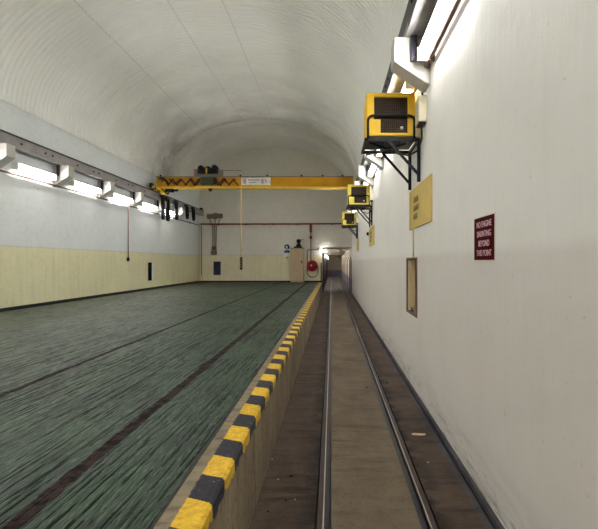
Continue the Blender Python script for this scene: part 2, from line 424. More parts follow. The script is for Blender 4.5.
def vault(name, ys, offs, mat):
    mb = MB(); n = 44; rows = []
    for y, o in zip(ys, offs):
        rows.append([mb.bm.verts.new((VX-(VA-o)*math.cos(math.pi*i/n), y, VZ+(VH-o)*math.sin(math.pi*i/n))) for i in range(n+1)])
    for a, b in zip(rows, rows[1:]):
        for i in range(n): 
            f = mb.bm.faces.new((a[i], a[i+1], b[i+1], b[i])); f.smooth = False
    return struct(mb.build(name, mat, fix=False))
ys, offs = [], []; y = YB; pitch = .19
while y < YS:
    for f, o in ((0, .0), (.32, .0), (.5, .03), (.82, .03)): ys.append(y+f*pitch); offs.append(o)
    y += pitch
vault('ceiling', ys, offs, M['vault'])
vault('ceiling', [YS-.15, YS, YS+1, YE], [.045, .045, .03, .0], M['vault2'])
# lip under the sheets
for sx, x0, x1 in ((0, XL, XL+.03), (1, XR-.03, XR)):
    pass

mb = MB(); mb.box((XL, YB, -.2), (KX0, YE, 0)); struct(mb.build('floor', M['green']))
mb = MB(); mb.prism([(KX0, -.0), (KX0, -.9), (KX1+.005, -.9), (KX1, -.015), (KX1-.015, .0)][::-1], YB, YE)
struct(mb.build('trim_1', M['kerb']))
# trench floor: side strips, grooves and slab between the rails
def strip(name, x0, x1, z, mat):
    mb = MB(); mb.box((x0, YB, z-.2), (x1, YE, z)); mb.box((x0, YE, z-.2), (x1, 66, z), mi=1); return struct(mb.build(name, [mat, M['gutter']]))
strip('trench_floor', KX1, -.12, ZT, M['track_side'])
strip('trench_floor', -.12, -.007, ZT-.05, M['groove'])
strip('trench_slab', -.007, .625, ZT, M['track_mid'])
strip('trench_floor', .625, .75, ZT-.05, M['groove'])
strip('trench_floor', .75, 1.07, ZT, M['track_side'])
MB().box((1.07, YE, ZT-.2), (XR, 66, ZT)).build('trench_floor', M['gutter'])['kind'] = 'structure'
mb = MB(); mb.prism([(1.07, ZT-.1), (XR, ZT-.1), (XR, ZT+.045), (1.145, ZT+.035), (1.135, ZT-.02), (1.12, ZT-.02), (1.11, ZT+.015), (1.07, ZT)], YB, YE)
struct(mb.build('baseboard_right', M['gutter']))
for (nm, xa, xb, xs0, xs1, lab) in (('l', -.115, -.058, -.067, -.058, 'left rail of the narrow gauge track, beside the striped kerb'), ('r', .687, .742, .687, .696, 'right rail of the narrow gauge track, nearer the white wall')):
    mb = MB()
    pr = [(xa, ZT-.012), (xa+.008, ZT+.004), (xb-.008, ZT+.004), (xb, ZT-.012), (xb-.005, ZT-.05), (xa+.005, ZT-.05)]
    mb.prism(pr, YB, 66)
    rt = empty('rail', lab, 'rail', ((xa+xb)/2, YB, ZT-.05), 'rails of the track'); mb.build('rail_head', M['rail'], rt)
    mb = MB(); mb.box((xs0, YB, ZT-.02), (xs1, 66, ZT+.0065)); mb.build('running_edge', M['rail_shine'], rt)
# dark strips along the foot of the left and end walls
mb = MB(); mb.box((XL, YB, 0), (XL+.03, YE-.03, .085)); struct(mb.build('foot_strip_left', M['black']))
mb = MB(); mb.box((XL, YE-.03, 0), (-2.42, YE, .08)); mb.box((-1.63, YE-.03, 0), (KX1, YE, .08)); struct(mb.build('foot_strip_back', M['black']))

# ------------------------------------------------------------------ passage beyond the opening
PY = 66.
mb = MB(); pf = [(KX1, ZT), (KX1, H(.86)), (XR, H(.86)), (XR, ZT)]
a = [mb.bm.verts.new((u, YE, v)) for u, v in pf]; b = [mb.bm.verts.new((u, PY, v)) for u, v in pf]
for i in range(3): mb.bm.faces.new((a[i], a[i+1], b[i+1], b[i]))
mb.bm.faces.new([mb.bm.verts.new((u, PY, v)) for u, v in pf])
struct(mb.build('wall_passage', M['passage'], fix=False))
ordn = ['nearest', 'second', 'third', 'fourth', 'fifth', 'sixth', 'seventh', 'eighth', 'ninth', 'tenth', 'eleventh', 'twelfth']
def tunnel_rib(y, lab):
    mb = MB(); xa, xb, zt, zl, zr = KX1+.005, XR-.005, H(.80), H(.45), H(.08)
    def curve(o):
        xc = xa+.62; pts = [(xa+o, ZT), (xa+o, zl)]
        pts += [(xc-(xc-xa-o)*math.cos(math.pi/2*i/7), zl+(zt-o-zl)*math.sin(math.pi/2*i/7)) for i in range(1, 8)]
        pts += [(xc+(xb-o-xc)*math.sin(math.pi/2*i/9), zr+(zt-o-zr)*math.cos(math.pi/2*i/9)) for i in range(1, 10)]
        return pts+[(xb-o, ZT)]
    pin, pout = curve(.05), curve(.0)
    for i in range(len(pin)-1):
        q = [pin[i], pin[i+1], pout[i+1], pout[i]]
        a = [mb.bm.verts.new((u, y, v)) for u, v in q]; b = [mb.bm.verts.new((u, y+.06, v)) for u, v in q]
        mb.bm.faces.new(a[::-1]); mb.bm.faces.new(b); mb.bm.faces.new((a[0], a[1], b[1], b[0])); mb.bm.faces.new((a[3], a[2], b[2], b[3]))
    o = mb.build('tunnel_rib', M['darksteel'], loc=(cx0, y, ZT)); tag(o, lab, 'steel arch', 'steel arches of the far passage'); return o
cx0 = (KX1+XR)/2
r0 = tunnel_rib(31.2, 'nearest dark steel arch rib inside the far passage')
for i in range(1, 8):
    r = r0.copy(); COL.objects.link(r); r.location.y = 31.2+i*3.1+.18*i*i
    r['label'] = f'{ordn[i]} dark steel arch rib from the mouth of the far passage'
lp = empty('bulkhead_lamp', 'small glaring lamp above the mouth of the far passage', 'lamp', (-.42, YE-.06, H(.62)))
MB().box((-.56, YE-.05, H(.58)), (-.32, YE, H(.70)), .01).build('lamp_base', M['white'], lp)
mb = MB(); mb.lathe((-.44, YE-.10, H(.635)), (1, 0, -.35), [(0, -.10), (.035, -.09), (.045, 0), (.035, .09), (0, .10)], 14); mb.build('lamp_bulb', glow('bulkhead_glow', (1, .98, .92), 24), lp)
for i, yy in enumerate((37.2, 43, 50.5, 59)):  # emitters added to brighten the passage, not lamps of the place
    o = MB().box((-.50, yy, H(.40)), (-.42, yy+1.2, H(.48)), .01).build('passage_fill_light', glow('passage_fill_glow', (1, .95, .90), 20.0), loc=(-.46, yy, H(.44)))
    tag(o, ['first', 'second', 'third', 'last'][i]+' added fill light along the left side of the far passage', 'light', 'added fill lights in the far passage')
# black post at the corner of the kerb
o = MB().box((KX1-.07, YE-.55, 0), (KX1-.01, YE-.49, H(-.03)), .004).build('corner_post', M['blacksteel'], loc=(KX1-.04, YE-.52, 0)); tag(o, 'short black steel post at the far end of the striped kerb', 'post')

# ------------------------------------------------------------------ corbels, crane rails, lamps
KS = range(0, 9)
def corbel(side, y):
    s = 1 if side == 'r' else -1; xw = XR if side == 'r' else XL
    P = [(xw, H(2.68)), (xw-s*.43, H(2.68)), (xw-s*.43, H(2.39)), (xw-s*.06, H(2.14)), (xw, H(2.12))]
    mb = MB(); mb.prism(P, y, y+.34, bev=.006); return mb.build('concrete_corbel', M['corbel'], loc=(xw, y, H(2.12)))
side_word = {'l': 'left', 'r': 'right'}
for side in 'rl':
    first = None
    for k in KS:
        y = 6.19+2.75*(k-1)
        if side == 'l' and k < 2: continue
        if first is None: first = o = corbel(side, y)
        else: o = first.copy(); COL.objects.link(o); o.location.y = y
        if side == 'r':
            lab = ('white concrete corbel on the right wall just outside the top of the frame' if k == 0 else
                   'largest white concrete corbel, above the nearest yellow cooler on the right wall' if k == 1 else
                   f'white concrete corbel under the right crane rail, {ordn[k-1]} from the camera')
        else:
            lab = ('big white concrete corbel cut by the left edge of the photo' if k == 2 else
                   f'white concrete corbel under the left crane rail, {ordn[k-2]} from the left edge')
        tag(o, lab, 'corbel', f'concrete corbels along the {side_word[side]} wall')
def runway(side):
    s = 1 if side == 'r' else -1
    xf = .876 if side == 'r' else -7.46           # inner face
    y0, y1 = YB+.02, YE-.05; X = lambda d: xf+s*d
    rt = empty('crane_runway_beam', f'long grey steel beam carrying the crane along the {side_word[side]} wall', 'beam', (xf, 0, H(2.68)))
    mb = MB(); w = .19
    P = [(X(0), H(2.685)), (X(0), H(2.705)), (X(.012), H(2.712)), (X(.012), H(2.925)), (X(0), H(2.932)), (X(0), H(2.95)), (X(w), H(2.95)), (X(w), H(2.685))]
    mb.prism(P, y0, y1); mb.build('girder', M['steel'], rt)
    mb = MB(); mb.box((min(X(.0), X(.05)), y0, H(2.951)), (max(X(.0), X(.05)), y1, H(2.995)), .006); mb.build('rail_head', M['darksteel'], rt)
    if side == 'r':
        MB().box((xf-.004, y0, H(2.683)), (xf-.0005, y1, H(2.951))).build('edge_strip', M['blacksteel'], rt)  # black strip stands for the beam's inner face in shadow
        mb = MB(); mb.prism([(xf+.192, H(2.685)), (xf+.192, H(2.80)), (XR-.002, H(2.80)), (XR-.002, H(2.76)), (xf+.225, H(2.70))][::-1], y0, y1); mb.build('cable_tray', M['steel'], rt)
    else:
        mb = MB(); mb.box((XL+.002, y0, H(2.80)), (xf-.192, y1, H(2.84))); mb.build('cable_tray', M['steel'], rt)
    # packing plates over the corbels, bolts and hanging plates
    for k in KS:
        y = 6.19+2.75*(k-1)
        if side == 'l' and k < 2: continue
        mb = MB()
        mb.box((min(X(-.006), X(.02)), y-.25, H(2.683)), (max(X(-.006), X(.02)), y+.55, H(2.76)), .003)
        mb.build('packing_plate', M['steel'], rt)
        mb = MB(); xa, xb = (XR-.235, XR-.165) if side == 'r' else (XL+.12, XL+.19)
        mb.box((xa, y-.045, H(2.38)), (xb, y-.004, H(2.80)), .004)
        mb.cyl(((xa+xb)/2, y-.05, H(2.45)), (0, 1, 0), .012, .02, 8); mb.build('hanging_plate', M['plate'], rt)
        if (side == 'r' and k < 3) or side == 'l':
            mb = MB()
            for dy in (-.9, -.55, .8): mb.cyl((X(-.004), y+dy, H(2.83)), (1, 0, 0), .022, .035, 8)
            mb.build('bolt_heads', M['blacksteel'], rt)
    mb = MB(); mb.box((min(X(.0), X(.16)), y1-.35, H(2.99)), (max(X(.0), X(.16)), y1-.2, H(3.12)), .01); mb.build('end_stop', M['darksteel'], rt)
runway('l'); runway('r')

def light(side, y, lab):
    s = 1 if side == 'r' else -1; xw = XR if side == 'r' else XL
    z = H(2.33) if side == 'l' else H(2.43)
    rt = empty('wall_light', lab, 'light', (xw, y, z), f'fluorescent lights along the {side_word[side]} wall')
    X = lambda d: xw-s*d
    mb = MB(); mb.box((min(X(.0), X(.07)), y, z-.065), (max(X(.0), X(.07)), y+1.78, z+.065), .006); mb.build('lamp_housing', M['white'], rt)
    mb = MB(); mb.box((min(X(.068), X(.13)), y+.03, z-.06), (max(X(.068), X(.13)), y+1.75, z+.06), .02); mb.build('diffuser', M['tube'], rt)
    mb = MB(); mb.box((min(X(.0), X(.155)), y, z+.062), (max(X(.0), X(.155)), y+1.78, z+.074), .002); mb.build('shield_hood', M['white'], rt)  # top plate added to keep lamp light off the beam above
    for e in (0, 1.745):  # caps made oversize to shade the corbel beside the lamp
        mb = MB(); mb.box((min(X(.0), X(.175)), y+e, z-.085), (max(X(.0), X(.175)), y+e+.035, z+.066), .006); mb.build('end_cap', M['white'], rt)
    return rt
for side in 'rl':
    first = None
    for k in range(-2, 9):
        y = 6.19+2.75*(k-1)-1.89
        if y < YB: continue
        if side == 'r':
            lab = ('long fluorescent light on the right wall, lighting the foreground from beyond the frame' if k < 1 else
                   'brightest long fluorescent light, at the top of the right wall' if k == 1 else
                   f'fluorescent light on the right wall, {ordn[k-1]} from the camera')
        else:
            lab = ('long fluorescent light on the left wall nearer than the frame shows' if k < 3 else
                   f'long fluorescent light on the left wall, {ordn[k-3]} from the left edge')
        if first is None: first = light(side, y, lab)
        else: dup(first, (first.location.x, y, first.location.z), lab)

# pipes under the lights and along the end wall
def wob(x, z, y0, y1, amp=.006, n=50):
    return [(x, y0+(y1-y0)*i/n, z+random.uniform(-amp, amp)) for i in range(n+1)]
def pipe(name, pts, r, mat, lab, clips=None, cat='pipe'):
    rt = empty(name, lab, cat, pts[0]); MB().tube(pts, r, 8).build('pipe_run' if cat == 'pipe' else 'run', mat, rt)
    for c in clips or []: MB().box(*c, .002).build('clip', mat, rt)
pipe('wall_pipe', [(XL+.05, YB+.05, H(2.13))]+wob(XL+.05, H(2.13), YB+1, YE-.1), .024, M['pipe_brown'], 'rusty brown pipe running under the lights of the left wall',
     [((XL, 6.2+2.75*k, H(2.10)), (XL+.08, 6.25+2.75*k, H(2.165))) for k in range(2, 9)])
pipe('wall_pipe', [(XR-.05, YB+.05, H(2.325))]+wob(XR-.05, H(2.325), YB+1, YE-.1), .022, M['pipe_brown'], 'brown pipe running under the lights of the right wall',
     [((XR-.08, 5.9+2.75*k, H(2.29)), (XR, 5.95+2.75*k, H(2.36))) for k in range(0, 7)])
pr = empty('fire_main', 'dark red pipe running across the end wall and dropping to the hose reel', 'pipe', (-1.23, YE, H(2.2)))
MB().tube([(XL+.1, YE-.08, H(2.2)), (-4, YE-.08, H(2.21)), (XR-.08, YE-.08, H(2.23))], .045, 10).build('main_run', M['pipe_red'], pr)
MB().tube([(-1.23, YE-.08, H(2.2)), (-1.23, YE-.08, H(1.72))], .07, 10).build('drop_pipe', M['pipe_red'], pr)
MB().lathe((-1.23, YE-.08, H(1.42)), (0, 0, 1), [(0, -.1), (.08, -.07), (.08, .07), (0, .1)], 12).build('valve', M['hose_red'], pr)
MB().tube([(-1.23, YE-.08, H(1.75)), (-1.23, YE-.08, H(.05))], .028, 8).build('thin_drop', M['pipe_brown'], pr)
for cxx in (-6.6, -5, -3.4, -2, 0): MB().box((cxx-.03, YE-.1, H(2.14)), (cxx+.03, YE, H(2.27)), .004).build('clip', M['pipe_red'], pr)
# hose reel
hr = empty('hose_reel', 'round red fire hose reel on the end wall beside the passage mouth', 'hose reel', (-1.15, YE, H(-.2)))
rc = (-1.15, YE-.16, H(-.22))
MB().lathe(rc, (0, 1, 0), [(0, -.09), (.14, -.095), (.15, -.08), (.30, -.085), (.32, -.08), (.32, -.07), (.13, -.06), (.13, .06), (.32, .07), (.32, .085), (0, .09)], 28).build('drum', M['hose_red'], hr)
MB().lathe(rc, (0, 1, 0), [(.14, -.05), (.24, -.055), (.26, 0), (.24, .055), (.14, .05)], 24).build('wound_hose', M['rubber'], hr)
MB().lathe((rc[0]-.05, rc[1]-.1, rc[2]+.02), (0, 1, 0), [(0, -.02), (.05, -.015), (.06, .01), (0, .012)], 14).build('hub_label', M['signwhite'], hr)
MB().box((rc[0]-.04, rc[1], rc[2]-.04), (rc[0]+.04, YE, rc[2]+.04)).build('axle_mount', M['blacksteel'], hr)
loop = [(-1.44, YE-.22, H(-.2))]+[(-1.13+.315*math.cos(a), YE-.2, H(-.55)+.33*math.sin(a)) for a in [math.pi+math.pi*i/16 for i in range(17)]]+[(-.815, YE-.2, H(-.3)), (-.84, YE-.2, H(-.2))]
MB().tube(loop, .028, 8).build('hanging_hose', M['pipe_brown'], hr)
pipe('conduit', [(-1.44, YE-.04, H(-.55)), (-1.44, YE-.04, H(.68)), (-1.42, YE-.04, H(.71)), (-.62, YE-.04, H(.71))], .03, M['junction'], 'grey conduit framing the hose reel up to the lamp', None, 'conduit')
# cabinet with a bell on top
cb = empty('cabinet', 'tall beige steel cabinet against the end wall with pinkish stained door', 'cabinet', (-2.02, YE, 0))
MB().box((-2.40, YE-.32, 0), (-1.65, YE, H(.78)), .008).build('body', M['beige'], cb)
dr = MB().box((-2.37, YE-.345, .03), (-1.68, YE-.322, H(.74)), .005).build('door', M['beige'], cb)
MB().box((-1.78, YE-.375, H(-.06)), (-1.72, YE-.345, H(.08)), .004).build('handle', M['blacksteel'], dr)
MB().box((-2.43, YE-.36, H(.78)), (-1.62, YE, H(.82)), .006).build('top_lid', M['junction'], cb)
bl = empty('siren', 'dark siren with a domed motor standing on the beige cabinet', 'siren', (-1.95, YE-.17, H(.82)))
MB().box((-2.2, YE-.28, H(.821)), (-1.72, YE-.08, H(.90)), .01).build('base_plate', M['blacksteel'], bl)
MB().lathe((-1.93, YE-.18, H(.90)), (0, 0, 1), [(0, 0), (.14, 0), (.15, .1), (.08, .13), (.08, .24), (.13, .27), (.13, .38), (.05, .43), (0, .43)], 16).build('horn', M['blacksteel'], bl)
MB().tube([(-1.93, YE-.18, H(1.25)), (-1.66, YE-.1, H(1.30))], .016, 6).build('cable', M['blacksteel'], bl)
# blue mandatory sign
sg = empty('safety_sign', 'white safety sign with a blue disc on the end wall by the cabinet', 'sign', (-2.62, YE, H(.7)))
MB().box((-2.80, YE-.014, H(.28)), (-2.44, YE-.002, H(1.06)), .003).build('backing', M['signwhite'], sg)
MB().lathe((-2.62, YE-.0155, H(.88)), (0, 1, 0), [(0, -.004), (.155, -.004), (.155, .001)], 28).build('blue_disc', M['blue'], sg)
mb = MB(); mb.lathe((-2.64, YE-.02, H(.90)), (0, 1, 0), [(0, -.003), (.045, -.003), (.045, .0)], 14)
mb.prism([(-2.72, H(.78)), (-2.56, H(.78)), (-2.60, H(.86)), (-2.67, H(.86))], YE-.023, YE-.02); mb.build('head_symbol', M['signwhite'], sg)
MB().box((-2.78, YE-.02, H(.54)), (-2.46, YE-.0145, H(.68))).build('text_panel', M['blue'], sg)
MB().box((-2.66, YE-.05, H(.22)), (-2.56, YE, H(.30)), .004).build('hook', M['junction'], sg)

# wall hatches: recess rim and folded-back door
h1 = empty('wall_hatch', 'wall recess with a white door folded open, low on the end wall', 'hatch', (-6.66, YE, .42))
MB().box((-6.44, YE-.04, .44), (-5.92, YE-.005, 1.15), .006).build('door', M['cream'], h1)
MB().box((-6.47, YE-.045, .42), (-6.44, YE, 1.19)).build('hinge_post', M['signwhite'], h1)
for (a, b) in (((-6.90, .41), (-6.86, 1.20)), ((-6.86, 1.165), (-6.48, 1.20)), ((-6.86, .41), (-6.48, .45))):
    MB().box((a[0], YE-.02, a[1]), (b[0], YE, b[1])).build('frame_bar', M['plate'], h1)
h2 = empty('wall_hatch', 'tall narrow dark recess with a white folded door in the left wall', 'hatch', (XL, 22.1, .38))
MB().box((XL+.003, 22.42, .37), (XL+.04, 23.05, 1.14), .006).build('door', M['cream'], h2)
MB().box((XL, 22.37, .36), (XL+.05, 22.41, 1.17)).build('hinge_post', M['signwhite'], h2)
h3 = empty('wall_hatch', 'shallow brown-rimmed recess low in the right wall, left of the maroon sign', 'hatch', (XR, 7.6, .42))
for (ya, za, yb, zb) in ((7.13, .40, 7.165, 1.235), (8.075, .40, 8.11, 1.235), (7.165, 1.21, 8.075, 1.235), (7.165, .40, 8.075, .425)):
    MB().box((XR-.012, ya, za), (XR+.12, yb, zb)).build('frame_bar', M['wood'], h3)
MB().box((XR+.01, 8.03, .43), (XR+.115, 8.07, 1.2), .003).build('board', M['reveal_cream'], h3)
MB().box((XR+.02, 8.0, 1.10), (XR+.06, 8.03, 1.15), .003).build('switch', M['signwhite'], h3)
tb = empty('terminal_box', 'small battered cable terminal at the foot of the right wall recess', 'box', (XR+.05, 7.5, .426))
MB().box((XR+.02, 7.3, .426), (XR+.10, 7.6, .52), .01).build('case', M['junction'], tb)
MB().tube([(XR+.06, 7.6, .46), (XR+.02, 7.75, .44), (XR+.05, 7.95, .47)], .012, 6).build('cable', M['rubber'], tb)

# electrics in the left far corner
el = empty('junction_boxes', 'cluster of grey brown junction boxes high on the end wall near the left corner', 'junction box', (-6.9, YE, H(2.6)))
for (xa, xb, za, zb) in ((-7.25, -6.95, 2.52, 2.78), (-6.90, -6.66, 2.5, 2.84), (-6.62, -6.36, 2.55, 2.80)):
    MB().box((xa, YE-.16, H(za)), (xb, YE, H(zb)), .01).build('box', M['junction'], el)
for (xa, xb, xc) in ((-7.12, -6.93, -6.93), (-6.78, -6.82, -6.84), (-6.5, -6.72, -6.76)):
    MB().tube([(xa, YE-.06, H(2.52)), (xb, YE-.06, H(2.05)), (xc, YE-.06, H(.9))], .022, 6).build('cable', M['pipe_brown'], el)
sw = empty('switch_box', 'grey brown switch box on the end wall above the recess', 'switch box', (-6.85, YE, H(.6)))
MB().box((-7.02, YE-.14, H(.42)), (-6.70, YE, H(.68)), .01).build('lower_case', M['junction'], sw)
MB().box((-6.98, YE-.12, H(.69)), (-6.73, YE, H(.90)), .01).build('upper_case', M['pipe_brown'], sw)
pipe('conduit', [(XL+.06, YE-.07, H(2.1)), (XL+.06, YE-.07, .35), (XL+.12, YE-.07, .15)], .035, M['cream'], 'cream painted conduit down the far left corner', None, 'conduit')
pipe('conduit', [(XL+.16, YE-.07, H(2.1)), (XL+.17, YE-.07, .25)], .02, M['pipe_brown'], 'thin brown conduit beside the cream one in the far left corner', None, 'conduit')
bx = MB().box((-7.68, YE-.12, .2), (-7.45, YE, .42), .01).build('socket_box', M['cream'], loc=(-7.56, YE, .2)); tag(bx, 'small cream box low on the end wall by the left corner', 'box')
pc = empty('pull_cord', 'thin pull cord with a dark handle hanging down the left wall', 'cord', (XL+.05, 19.65-1.7, H(2.1)))
MB().tube([(XL+.05, 19.65, H(2.1)), (XL+.05, 19.65, H(.18))], .018, 6).build('cord', M['pipe_brown'], pc)
MB().lathe((XL+.05, 19.65, H(.10)), (0, 0, 1), [(0, -.08), (.05, -.06), (.05, .05), (.015, .09), (0, .09)], 10).build('handle', M['blacksteel'], pc)

# ------------------------------------------------------------------ overhead crane
CY = 22.2
cr = empty('overhead_crane', 'golden yellow overhead travelling crane spanning the hall', 'crane', (-3.3, CY, H(3.0)))
x0, x1 = -7.50, .90
gb = MB().box((x0, CY, H(3.22)), (x1, CY+.28, H(3.62))).build('girder', M['crane'], cr)
MB().box((x0, CY-.10, H(3.62)), (x1, CY+.38, H(3.645))).build('top_flange', M['junction'], cr)
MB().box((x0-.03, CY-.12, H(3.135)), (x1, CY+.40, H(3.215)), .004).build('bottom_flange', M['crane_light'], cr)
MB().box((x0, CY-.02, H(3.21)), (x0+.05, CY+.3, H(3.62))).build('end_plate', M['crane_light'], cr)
# thin rail on top and little lugs
MB().box((x0, CY+.08, H(3.646)), (x1, CY+.12, H(3.675))).build('trolley_rail', M['darksteel'], cr)
for lx in (-7.3, -3.9, -2.75, -1.3, -.4, .45): MB().box((lx-.035, CY-.09, H(3.645)), (lx+.035, CY-.03, H(3.71)), .005).build('cable_lug', M['blacksteel'], cr)
# festoon cable, two passes
for ph, A, z0, amp, e, xa, xb in ((0, 0, 3.40, .15, .37, -7.25, -3.95), (1.9, 0, 3.42, .13, .46, -6.9, -4.1)):
    pts = []; x = xa
    while x < xb:
        t = 2*math.pi*(x-xa)/e+ph; pts.append((x+.03*math.sin(2*t), CY-.05-.01*(ph > 0), H(z0)+amp*math.sin(t)*(1+.12*math.sin(x*5)))); x += e/14
    MB().tube(pts, .027, 6).build('festoon_cable', M['cable'], cr)
pts = [(-7.35, CY-.05, H(3.55)), (-7.2, CY-.08, H(3.58)), (-7.05, CY-.06, H(3.45)), (-6.95, CY-.05, H(3.3))]
MB().tube(pts, .035, 6).build('cable_bundle', M['rubber'], cr)
bd = MB().box((-3.87, CY-.055, H(3.27)), (-2.62, CY-.02, H(3.60)), .004).build('name_plate', M['badge'], cr)
for (a, b, c, d) in ((-3.78, -3.66, 3.34, 3.54), (-3.58, -3.1, 3.46, 3.52), (-3.55, -3.2, 3.36, 3.41), (-3.02, -2.9, 3.34, 3.54), (-2.86, -2.78, 3.38, 3.52)):
    MB().box((a, CY-.06, H(c)), (b, CY-.0551, H(d))).build('worn_print', M['badge_ink'], bd)
# hoist trolley
ht = MB().box((-5.90, CY+.0, H(3.69)), (-4.72, CY+.42, H(3.76)), .01).build('hoist_trolley', M['junction'], cr)
MB().box((-5.90, CY+.02, H(3.76)), (-5.76, CY+.4, H(3.97)), .01).build('side_plate', M['junction'], ht)
MB().box((-4.86, CY+.02, H(3.76)), (-4.72, CY+.4, H(3.95)), .01).build('side_plate', M['junction'], ht)
for (mx, mz, r) in ((-5.60, 4.00, .13), (-5.02, 4.02, .13), (-5.30, 3.93, .16)):
    MB().lathe((mx, CY+.15, H(mz)), (0, 1, 0), [(0, -.24), (r*.5, -.24), (r*.6, -.2), (r, -.18), (r, .2), (r*.7, .24), (0, .24)], 20).build('motor', M['blacksteel'], ht)
MB().box((-5.72, CY-.02, H(3.76)), (-4.9, CY+.3, H(3.90)), .02).build('gearbox', M['rubber'], ht)
MB().box((-5.36, CY-.12, H(3.76)), (-5.31, CY-.09, H(4.0))).build('control_arm', M['crane_light'], ht)
MB().tube([(-5.1, CY-.05, H(3.78)), (-4.92, CY-.07, H(3.95)), (-4.86, CY-.05, H(3.8))], .03, 6).build('hose', M['rubber'], ht)
MB().box((-5.6, CY-.16, H(3.28)), (-4.95, CY-.02, H(3.60)), .02).build('hoist_body', M['green_motor'], ht)
MB().box((-5.05, CY-.17, H(3.3)), (-4.9, CY-.02, H(3.58)), .02).build('brake_housing', M['rubber'], ht)
MB().lathe((-5.20, CY+.02, H(3.10)), (0, 0, 1), [(0, -.09), (.05, -.08), (.08, -.02), (.08, .03), (.05, .07), (0, .08)], 14).build('hook_block', M['rubber'], ht)
MB().tube([(-4.72, CY+.2, H(3.95)), (-3.9, CY+.2, H(3.94))], .012, 6).build('tag_wire', M['junction'], ht)
# end carriages
for s, xr_, nm in ((1, -7.42, 'l'), (-1, .93, 'r')):
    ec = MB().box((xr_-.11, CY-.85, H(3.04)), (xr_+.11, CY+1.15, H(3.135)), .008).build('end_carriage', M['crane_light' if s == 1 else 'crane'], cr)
    for yy in (CY-.7, CY+1.0):
        MB().cyl((xr_, yy, H(3.05)), (1, 0, 0), .052, .26, 20).build('wheel', M['darksteel'], ec)
    for yy in (CY-.95, CY+1.16): MB().cyl((xr_, yy, H(3.09)), (0, 1, 0), .045, .16, 12).build('buffer', M['rubber'], ec)
    if s == 1:
        MB().box((-7.30, CY-.10, H(2.90)), (-7.12, CY+.25, H(3.13)), .01).build('gusset', M['crane_light'], ec)
        MB().cyl((-6.95, CY+.05, H(3.05)), (1, 0, 0), .075, .36, 18).build('drive_motor', M['rubber'], ec)
        MB().cyl((-6.70, CY+.05, H(3.06)), (1, 0, 0), .045, .22, 14).build('motor_shaft', M['blacksteel'], ec)
        MB().box((-7.62, CY-.55, H(2.98)), (-7.50, CY-.3, H(3.30)), .02).build('collector', M['rubber'], ec)
        MB().tube([(-7.25, CY-.12, H(3.1)), (-7.0, CY-.15, H(2.90)), (-6.8, CY-.1, H(3.05))], .025, 6).build('cable', M['rubber'], ec)
    else:
        MB().box((.70, CY-.1, H(3.06)), (.82, CY+.1, H(3.18)), .02).build('collector', M['rubber'], ec)
# pendant
MB().tube([(-3.87, CY-.03, H(3.3)), (-3.875, CY-.03, H(1.8)), (-3.87, CY-.03, H(.22))], .022, 6).build('pendant_cable', M['yellowcord'], cr)
pd = MB().box((-3.92, CY-.08, H(-.33)), (-3.82, CY+.02, H(.20)), .015).build('pendant_control', M['rubber'], cr)
for i in range(4): MB().cyl((-3.87, CY-.085, H(.1-.1*i)), (0, 1, 0), .022, .02, 10).build('push_button', M['crane_light'], pd)
# cables hanging off the left rail
def hang(y, z1, w, lab):
    pts = [(-7.35, y, H(2.86)), (-7.33, y, H(z1+.15)), (-7.33, y+w*.25, H(z1+.02)), (-7.33, y+w*.75, H(z1+.02)), (-7.33, y+w, H(z1+.15)), (-7.35, y+w, H(2.86))]
    rt = empty('hanging_cable', lab, 'cable', (-7.33, y, H(2.86)), 'looped power cables under the left crane rail')
    MB().tube(pts, .055, 8).build('cable_loop', M['rubber'], rt)
    MB().box((-7.44, y-.04, H(2.80)), (-7.30, y+w+.04, H(2.90)), .008).build('carrier', M['plate'], rt)
for i, (y, z1, w) in enumerate(((22.45, 1.85, .22), (23.05, 1.85, .32), (24.4, 2.0, .25), (26.2, 2.2, .3), (27.4, 2.2, .3))):
    hang(y, z1, w, ['long dark cable loop hanging just below the left end of the crane', 'wider dark cable loop right behind the first below the crane end',
                    'third dark cable loop hanging from the left rail beyond the crane', 'fourth dark cable loop on the left rail, nearing the far corner', 'last dark cable loop on the left rail before the far corner'][i])

